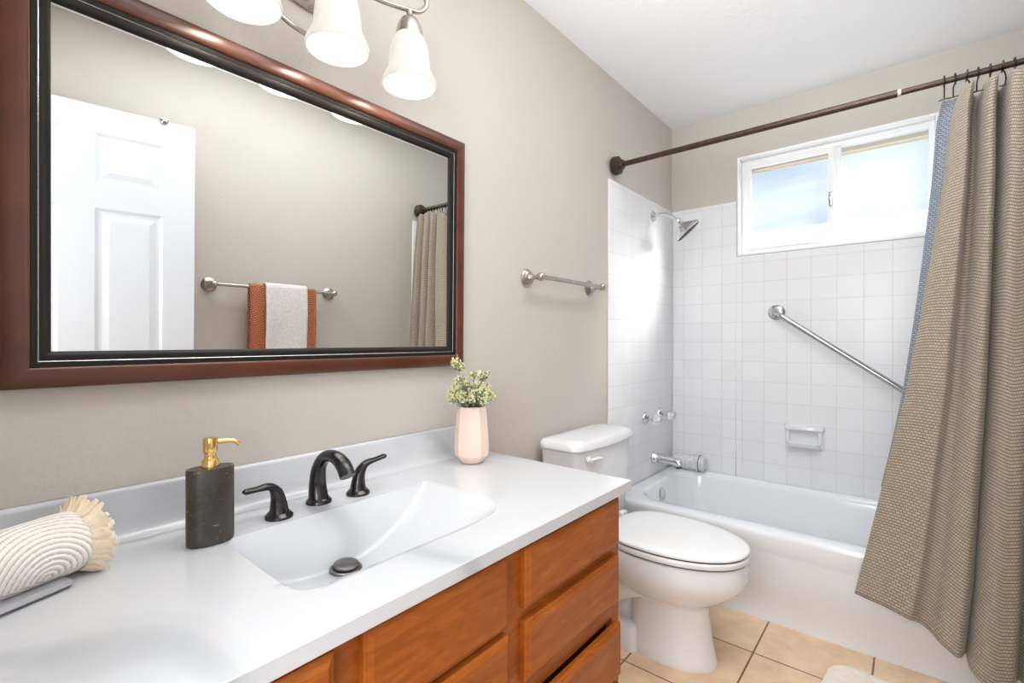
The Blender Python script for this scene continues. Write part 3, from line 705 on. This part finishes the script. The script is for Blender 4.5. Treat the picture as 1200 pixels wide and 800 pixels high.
# ------------------------------------------------------------------ widespread faucet
fz = CZ
t = thing('faucet_spout', (.538, -.105, fz), 'dark bronze arched faucet spout behind the sink', 'faucet')
b = B(); lathe(b, [(.027, 0), (.027, .005), (.024, .009), (.022, .011)], (.538, -.105, fz), n=28); obj('base_ring', b, M['bronze'], t)
b = B(); tube(b, [(.538, -.103, fz + .009), (.538, -.100, fz + .042), (.538, -.107, fz + .078), (.538, -.134, fz + .105), (.538, -.170, fz + .111), (.538, -.203, fz + .100), (.538, -.222, fz + .078)], [.0215, .0185, .016, .0155, .0155, .0165, .0165], 18, 6, [1.0, .9, .85, .8, .8, .85, .9])
obj('spout_body', b, M['bronze'], t)
def handle(x, y, s, label, rise):
    t = thing('sink_tap', (x, y, fz), label, 'tap', 'lever taps beside the spout')
    b = B(); lathe(b, [(.0265, 0), (.0265, .005), (.023, .009), (.021, .011)], (x, y, fz), n=28); obj('base_ring', b, M['bronze'], t)
    b = B(); tube(b, [(x, y, fz + .009), (x + s * .001, y, fz + .03), (x + s * .006, y - .001, fz + .052), (x + s * .020, y - .003, fz + .066 + rise * .15), (x + s * .045, y - .006, fz + .066 + rise * .6), (x + s * .066, y - .008, fz + .065 + rise)], [.0195, .0155, .0125, .0095, .0075, .0070], 14, 6, [1, 1, .95, .75, .6, .75])
    sphere(b, (x + s * .066, y - .008, fz + .065 + rise), .0068, 1.0, 1.0, .75, 12, 8)
    obj('lever', b, M['bronze'], t)
handle(.441, -.128, -1, 'dark bronze lever handle left of the faucet spout, pointing left', .003)
handle(.626, -.120, 1, 'dark bronze lever handle right of the faucet spout, pointing right', .012)

# ------------------------------------------------------------------ soap dispenser
t = thing('soap_dispenser', (.308, -.158, fz), 'brown marble soap dispenser with gold pump left of the sink', 'soap dispenser')
def oval(hx, hy, z, n=48, cx=.308, cy=-.158, a0=math.radians(-6)):
    out = []
    for k in range(n):
        a = 2 * PI * k / n; x = hx * math.copysign(abs(math.cos(a)) ** .95, math.cos(a)); y = hy * math.copysign(abs(math.sin(a)) ** .95, math.sin(a))
        out.append(Vector((cx + x * math.cos(a0) - y * math.sin(a0), cy + x * math.sin(a0) + y * math.cos(a0), z)))
    return out
b = B(); loft(b, [oval(.0345, .021, fz + .0005), oval(.0365, .0225, fz + .003), oval(.037, .023, fz + .008), oval(.037, .023, fz + .131), oval(.036, .022, fz + .1335)]); obj('bottle', b, M['soap_marble'], t)
b = B(); px, py = .308, -.158
lathe(b, [(.0135, fz + .133), (.0135, fz + .145), (.011, fz + .148), (.0095, fz + .152), (.0095, fz + .158), (.011, fz + .160), (.0118, fz + .163), (.0118, fz + .182), (.011, fz + .185), (0, fz + .186)], (px, py, 0), n=28)
pump = obj('pump', b, M['gold'], t)
b = B(); tube(b, [(px + .006, py, fz + .176), (px + .022, py - .004, fz + .177), (px + .036, py - .008, fz + .175), (px + .044, py - .010, fz + .168)], [.0045, .004, .0036, .0032], 10); obj('nozzle', b, M['gold'], pump)

# ------------------------------------------------------------------ rolled towel with fringe
t = thing('rolled_hand_towel', (.06, -.152, fz), 'cream scallop patterned towel rolled up with a fringed end at left on the counter', 'towel')
e1 = Vector((.137, -.119, fz + .0495)); e0 = Vector((-.028, -.191, fz + .0495)); ax = (e1 - e0).normalized(); sd = Vector((0, 0, 1)).cross(ax).normalized(); upv = Vector((0, 0, 1)); Ln = (e1 - e0).length
b = B(); uvl = b.loops.layers.uv.new('UVMap'); NA, NL = 64, 40; rows = []; uvd = {}
for i in range(NL + 1):
    l = i / NL; r = .047 * (1 - .10 * (max(0, (l - .86) / .14)) ** 2) * (1 - .08 * (max(0, (.1 - l) / .1)) ** 2)
    row = []
    for k in range(NA + 1):
        a = 2 * PI * k / NA; rr = r * (1 + .012 * math.sin(3 * a + 4 * l))
        v = b.verts.new(e0 + ax * (Ln * l) + sd * (rr * math.cos(a)) + upv * (rr * math.sin(a) * (.97 if math.sin(a) < 0 else 1))); row.append(v); uvd[v] = (Ln * l - .035, (3.75 - a) * .047)
    rows.append(row)
for i in range(NL):
    for k in range(NA):
        f = b.faces.new((rows[i][k], rows[i][k + 1], rows[i + 1][k + 1], rows[i + 1][k]))
        for lp in f.loops: lp[uvl].uv = uvd[lp.vert]
b.faces.new(rows[0][:-1][::-1]); b.faces.new(rows[-1][:-1])
obj('towel_roll', b, M['scallop_cream'], t, angle=60)
b = B()
rnd = random.Random(3)
for layer, (rb, nn, spread, ln) in enumerate(((.044, 44, 1.3, .025), (.042, 44, .9, .028), (.038, 40, .6, .030), (.030, 30, .35, .031), (.020, 20, .2, .031), (.009, 10, .08, .029))):
    for k in range(nn):
        a = 2 * PI * (k + rnd.random() * .6) / nn; rad = sd * math.cos(a) + upv * math.sin(a); sp = spread * rnd.uniform(.6, 1.3); L_ = ln * rnd.uniform(.7, 1.15)
        tw = ax.cross(rad); p0 = e1 - ax * .006 + rad * rb; dirv = (ax + rad * sp).normalized()
        p1 = p0 + dirv * L_ * .5 + tw * rnd.uniform(-.003, .003); p2 = p1 + (dirv + rad * sp * .5 + tw * rnd.uniform(-.35, .35)).normalized() * L_ * .5
        for p in (p0, p1, p2): p.z = max(p.z, fz + .004)
        wdt = rnd.uniform(.0052, .0085)
        tube(b, [p0, p1, p2], [wdt * .8, wdt, wdt * .85, wdt * .45], 8, 4, [.35, .3, .25], up=rad)
obj('fringe', b, M['fringe'], t)
b = B(); tr0 = e0 - sd * 0 ; n0 = -sd
if (n0.y > 0): n0 = -n0
pts = []
for i in range(13):
    l = i / 12; base = e0 + ax * (Ln * (l * .80)); base.z = 0
    pts.append([Vector((base.x, base.y, z)) + n0 * d for d, z in ((.020, fz + .001), (.046, fz + .001), (.052, fz + .006), (.048, fz + .012), (.030, fz + .0135), (.020, fz + .010))])
loft(b, pts); tag(obj('towel_edge', b, M['grey_strip'], t), 'grey strip beneath the roll')

# ------------------------------------------------------------------ vase with dried flowers
VC = Vector((1.005, -.118, fz + .0005))
t = thing('vase', VC, 'small blush ceramic faceted vase holding dried flowers', 'vase')
b = B()
def octo(r, z, n=9): return [VC + Vector((1.07 * r * math.cos(2 * PI * k / n + .25), 1.07 * r * math.sin(2 * PI * k / n + .25), z)) for k in range(n)]
loft(b, [octo(.029, 0), octo(.031, .002), octo(.0465, .022), octo(.0485, .040), octo(.0475, .075), octo(.0415, .150), octo(.0395, .164), octo(.0365, .165), octo(.037, .150), octo(.035, .06), octo(.02, .05)], True, True, True)
vb = obj('vase_body', b, M['vase'], t, angle=20)
bw = vb.modifiers.new('soft', 'BEVEL'); bw.width = .002; bw.segments = 2; bw.limit_method = 'ANGLE'; bw.angle_limit = math.radians(12)
fl = thing('dried_flowers', VC + Vector((0, 0, .12)), 'bunch of pale yellow and grey green dried flowers in the vase', 'flowers')
bs, bl, bb = B(), B(), B(); rnd = random.Random(11)
tops = []
for k in range(80):
    a = rnd.random() * 2 * PI; sp = rnd.random() ** .6
    h = rnd.uniform(.022, .072) * (1 - .3 * sp) + .165; d = Vector((math.cos(a), math.sin(a), 0))
    p0 = VC + d * .012 * rnd.random() + Vector((0, 0, .09)); p1 = VC + d * (.022 * sp + .005) + Vector((0, 0, .165)); p2 = VC + d * (.074 * sp) + Vector((0, 0, h))
    tube(bs, [p0, p1, p2], [.0009, .0008, .0006], 5, 3); tops.append((p1, p2))
for (dx, dy, dz) in ((-.055, .01, .292), (-.045, .0, .278), (-.072, -.02, .240), (.055, .0, .245), (.03, -.02, .252), (-.02, -.03, .258)):
    p2 = VC + Vector((dx, dy, dz)) ; p1 = VC + Vector((dx * .4, dy * .4, .20)); tube(bs, [VC + Vector((0, 0, .1)), p1, p2], [.0009, .0008, .0005], 5, 3); tops.append((p1, p2))
    for k in range(6): tops.append((p2, p2 + Vector((rnd.uniform(-.012, .012), rnd.uniform(-.012, .012), rnd.uniform(-.006, .010)))))
def leaf(bm, p, d, L_, w_):
    d = d.normalized(); s = d.cross(Vector((rnd.uniform(-1, 1), rnd.uniform(-1, 1), rnd.uniform(-1, 1)))).normalized(); n_ = d.cross(s)
    v = [bm.verts.new(q) for q in (p, p + d * L_ * .5 + s * w_, p + d * L_, p + d * L_ * .5 - s * w_, p + d * L_ * .5 + n_ * w_ * .5, p + d * L_ * .5 - n_ * w_ * .35)]
    for a_, b_ in ((0, 1), (1, 2), (2, 3), (3, 0)):
        bm.faces.new((v[a_], v[b_], v[4])); bm.faces.new((v[b_], v[a_], v[5]))
def rv(): return Vector((rnd.gauss(0, 1), rnd.gauss(0, 1), rnd.gauss(0, 1) + .3))
for p1, p2 in tops:
    for k in range(7):
        tt = rnd.uniform(.25, 1.05); p = p1.lerp(p2, tt)
        leaf(bl, p, rv(), rnd.uniform(.007, .014), rnd.uniform(.0018, .0035))
    for k in range(7):
        p = p2 + rv() * .0045; r_ = rnd.uniform(.0016, .0032)
        for q in range(4): leaf(bb, p, rv(), r_ * 2.2, r_ * .9)
for k in range(700):
    a = rnd.random() * 2 * PI; rr = .060 * math.sqrt(rnd.random()); p = VC + Vector((rr * math.cos(a), rr * math.sin(a), .170 + .012 * (rr / .06) + rnd.random() * .060 * (1 - .6 * rr / .06)))
    leaf(bl if rnd.random() < .5 else bb, p, rv(), rnd.uniform(.006, .012), rnd.uniform(.002, .004))
obj('stems', bs, M['stem'], fl); tag(obj('leaves', bl, M['leaf'], fl, smooth=False), 'grey green sprigs', kind='stuff'); tag(obj('blossoms', bb, M['blossom'], fl, smooth=False), 'pale yellow blossoms', kind='stuff')

# ------------------------------------------------------------------ mirror
MX0, MX1, MZ0, MZ1 = .060, 1.063, 1.022, 1.720
mir = thing('mirror', ((MX0 + MX1) / 2, -.002, MZ0), 'large framed mirror on the wall above the vanity', 'mirror')
def rectsec(d, h): return [Vector((MX0 + d, -.002 - h, MZ0 + d)), Vector((MX1 - d, -.002 - h, MZ0 + d)), Vector((MX1 - d, -.002 - h, MZ1 - d)), Vector((MX0 + d, -.002 - h, MZ1 - d))]
b = B(); loft(b, [rectsec(0, 0), rectsec(0, .019), rectsec(.001, .0212), rectsec(.003, .0232), rectsec(.008, .0255), rectsec(.014, .0270), rectsec(.020, .0274), rectsec(.026, .0268), rectsec(.031, .0250), rectsec(.034, .0215), rectsec(.034, .004)], True, False, False)
obj('frame', b, M['mahogany'], mir, angle=35)
b = B(); loft(b, [rectsec(.034, .006), rectsec(.034, .0192), rectsec(.035, .0198), rectsec(.042, .0186), rectsec(.0425, .018), rectsec(.0425, .008)], True, False, False)
loft(b, [rectsec(.0445, .006), rectsec(.0445, .0172), rectsec(.046, .0175), rectsec(.053, .0150), rectsec(.0595, .0095), rectsec(.060, .0085), rectsec(.060, .004)], True, False, False)
obj('frame_liner', b, M['black_lacquer'], mir, angle=35)
b = B(); loft(b, [rectsec(.0425, .010), rectsec(.0425, .0175), rectsec(.0435, .0182), rectsec(.0445, .0175), rectsec(.0445, .010)], True, False, False)
tag(obj('frame_bead', b, M['silver_bead'], mir), 'thin silver bead')
b = B(); b.faces.new([b.verts.new(v) for v in rectsec(.057, .0075)]); loft(b, [rectsec(.057, .0074), rectsec(.057, .0035)], True, False, True)
obj('mirror_glass', b, M['mirror'], mir, smooth=False)
mir.rotation_euler = (math.radians(.66), 0, 0)

# ------------------------------------------------------------------ vanity light
vl = thing('vanity_light', (.565, 0, 1.93), 'brushed nickel vanity light with three frosted bell shades', 'wall lamp')
b = B(); n_ = 40
def ell(hx, hz, y): return [Vector((.565 + hx * math.cos(2 * PI * k / n_), y, 1.945 + hz * math.sin(2 * PI * k / n_))) for k in range(n_)]
loft(b, [ell(.085, .058, -.0005), ell(.085, .058, -.008), ell(.078, .052, -.014), ell(.05, .032, -.020), ell(.02, .014, -.022)]); obj('backplate', b, M['nickel'], vl)
SX = [.370, .564, .760]; SY = -.14
b = B()
tube(b, [(.565, -.02, 1.945), (.565, -.05, 1.945), (.565, -.085, 1.95)], .009, 10)
tube(b, [(SX[0] - .05, SY + .01, 1.975), (SX[0] - .03, SY, 1.945), (SX[0], SY, 1.932), (.44, SY + .05, 1.925), (.51, SY + .06, 1.95), (.565, SY + .055, 1.958), (.62, SY + .06, 1.95), (.69, SY + .03, 1.932), (SX[2], SY, 1.930), (SX[2] + .035, SY, 1.945), (SX[2] + .055, SY, 1.972), (SX[2] + .045, SY, 1.992), (SX[2] + .022, SY, 1.985)], .006, 10, 8)
tube(b, [(.44, -.05, 1.835), (.475, -.065, 1.80), (.52, -.07, 1.785), (.57, -.065, 1.79), (.61, -.05, 1.815), (.64, -.045, 1.86), (.62, -.04, 1.90), (.58, -.03, 1.92)], .0055, 10, 8)
tube(b, [(.44, -.05, 1.835), (.435, -.045, 1.875), (.46, -.04, 1.905), (.52, -.03, 1.925)], .0055, 10, 8)
tube(b, [(SX[1], SY + .055, 1.957), (SX[1], SY + .02, 1.955), (SX[1], SY, 1.935)], .006, 10)
obj('arm', b, M['nickel'], vl)
for i, x in enumerate(SX):
    b = B(); lathe(b, [(.006, 1.930), (.008, 1.924), (.008, 1.916), (.012, 1.911), (.022, 1.903), (.029, 1.889), (.033, 1.872), (.034, 1.862), (.030, 1.862)], (x, SY, 0), n=28); obj('socket_cup', b, M['nickel'], vl)
    b = B(); prof = [(.030, 1.866), (.037, 1.858), (.043, 1.845), (.047, 1.828), (.0495, 1.808), (.0505, 1.790), (.053, 1.777), (.060, 1.763), (.0665, 1.749), (.0675, 1.742), (.0665, 1.738)]
    prof += [(r - .003, z) for r, z in prof[::-1]]
    lathe(b, prof, (x, SY, 0), n=36, cap=False)
    sh = obj('lamp_shade', b, M['shade'], vl)
    b = B(); lathe(b, [(.010, 1.866), (.011, 1.855), (.019, 1.838), (.025, 1.820), (.024, 1.808), (.015, 1.798), (0, 1.795)], (x, SY, 0), n=20); obj('bulb', b, M['bulb'], sh)
    l = lamp('bulb_light', 'POINT', (x, SY, 1.772), BULB, (1, .92, .83), shadow_soft_size=.02)

# ------------------------------------------------------------------ towel rails and towels
def rail(name, x0, x1, ywall, s, z, label):
    t = thing(name, ((x0 + x1) / 2, ywall, z), label, 'towel rail', 'brushed nickel towel rails')
    for x in (x0, x1):
        b = B(); lathe(b, [(.034, 0), (.034, .004), (.030, .008), (.027, .009), (.027, .013), (.022, .017), (.018, .018), (.016, .024), (.011, .030), (.0085, .040), (.009, .052), (.013, .056), (.015, .062), (.0155, .068), (.015, .074), (.011, .079), (.0, .082)], (x, ywall + s * .0005, z), (0, s, 0), 28)
        obj('post', b, M['nickel'], t)
    b = B(); tube(b, [(x0, ywall + s * .067, z), (x1, ywall + s * .067, z)], .0085, 14); obj('bar', b, M['nickel'], t)
rail('towel_rail', 1.415, 1.867, 0, -1, 1.334, 'empty brushed nickel towel rail on the wall above the toilet')
rail('towel_rail', .830, 1.440, YR, 1, 1.334, 'brushed nickel towel rail with towels, reflected in the mirror')
def hang(name, x0, x1, zf, zb, r0, mat, label, cat, seed):
    yc, zc = YR + .067, 1.334
    prof = [(yc - r0 - .001, zb)] + [(yc - r0 - .001 + .0, zb + (zc - zb) * k / 14) for k in range(1, 15)]
    prof += [(yc - r0 * math.cos(a), zc + r0 * math.sin(a)) for a in [PI * k / 10 for k in range(1, 11)]]
    prof += [(yc + r0 + .004 * math.sin(PI * min(1, k / 16)), zc + (zf - zc) * k / 24) for k in range(1, 25)]
    b = B(); uvl = b.loops.layers.uv.new('UVMap'); NX = 26; rows = []; uvd = {}; rnd = random.Random(seed); ph = rnd.random() * 6
    for i in range(NX + 1):
        u = i / NX; row = []; ln = 0; pv = None
        for j, (y, z) in enumerate(prof):
            dr = max(0, zc - z) / .5; yy = y + (.008 * math.sin(u * 7 + 1.3 + 2 * dr) * dr if y > yc else 0)
            if pv: ln += math.hypot(y - pv[0], z - pv[1])
            pv = (y, z); v = b.verts.new((x0 + (x1 - x0) * u, yy, z)); row.append(v); uvd[v] = ((x1 - x0) * u, ln)
        rows.append(row)
    for i in range(NX):
        for j in range(len(prof) - 1):
            f = b.faces.new((rows[i][j], rows[i + 1][j], rows[i + 1][j + 1], rows[i][j + 1]))
            for lp in f.loops: lp[uvl].uv = uvd[lp.vert]
    o = obj(name, b, mat, origin=((x0 + x1) / 2, yc, zc), angle=80); m_ = o.modifiers.new('thickness', 'SOLIDIFY'); m_.thickness = .005; m_.offset = 0
    return tag(o, label, cat)
hang('bath_towel', .985, 1.325, .72, .80, .013, M['scallop_rust'], 'rust scallop patterned towel hung on the reflected rail', 'towel', 1)
hang('hand_towel', 1.056, 1.270, .95, 1.0, .025, M['speckle'], 'white speckled hand towel hung over the rust towel', 'towel', 5)

# ------------------------------------------------------------------ bath mat
b = B(); secs = []
for hx, hy, r, z in ((.27, .205, .06, .001), (.285, .22, .065, .006), (.288, .222, .065, .014), (.28, .215, .06, .020), (.26, .195, .05, .023), (.15, .10, .03, .024)): secs.append(rrect(1.64, -1.10, hx, hy, r, z))
loft(b, secs); mat_o = obj('bath_mat', b, M['rug'], origin=(1.665, -1.10, 0)); mat_o.rotation_euler = (0, 0, math.radians(-6))
tag(mat_o, 'cream fluffy bath mat on the floor in front of the tub', 'bath mat')
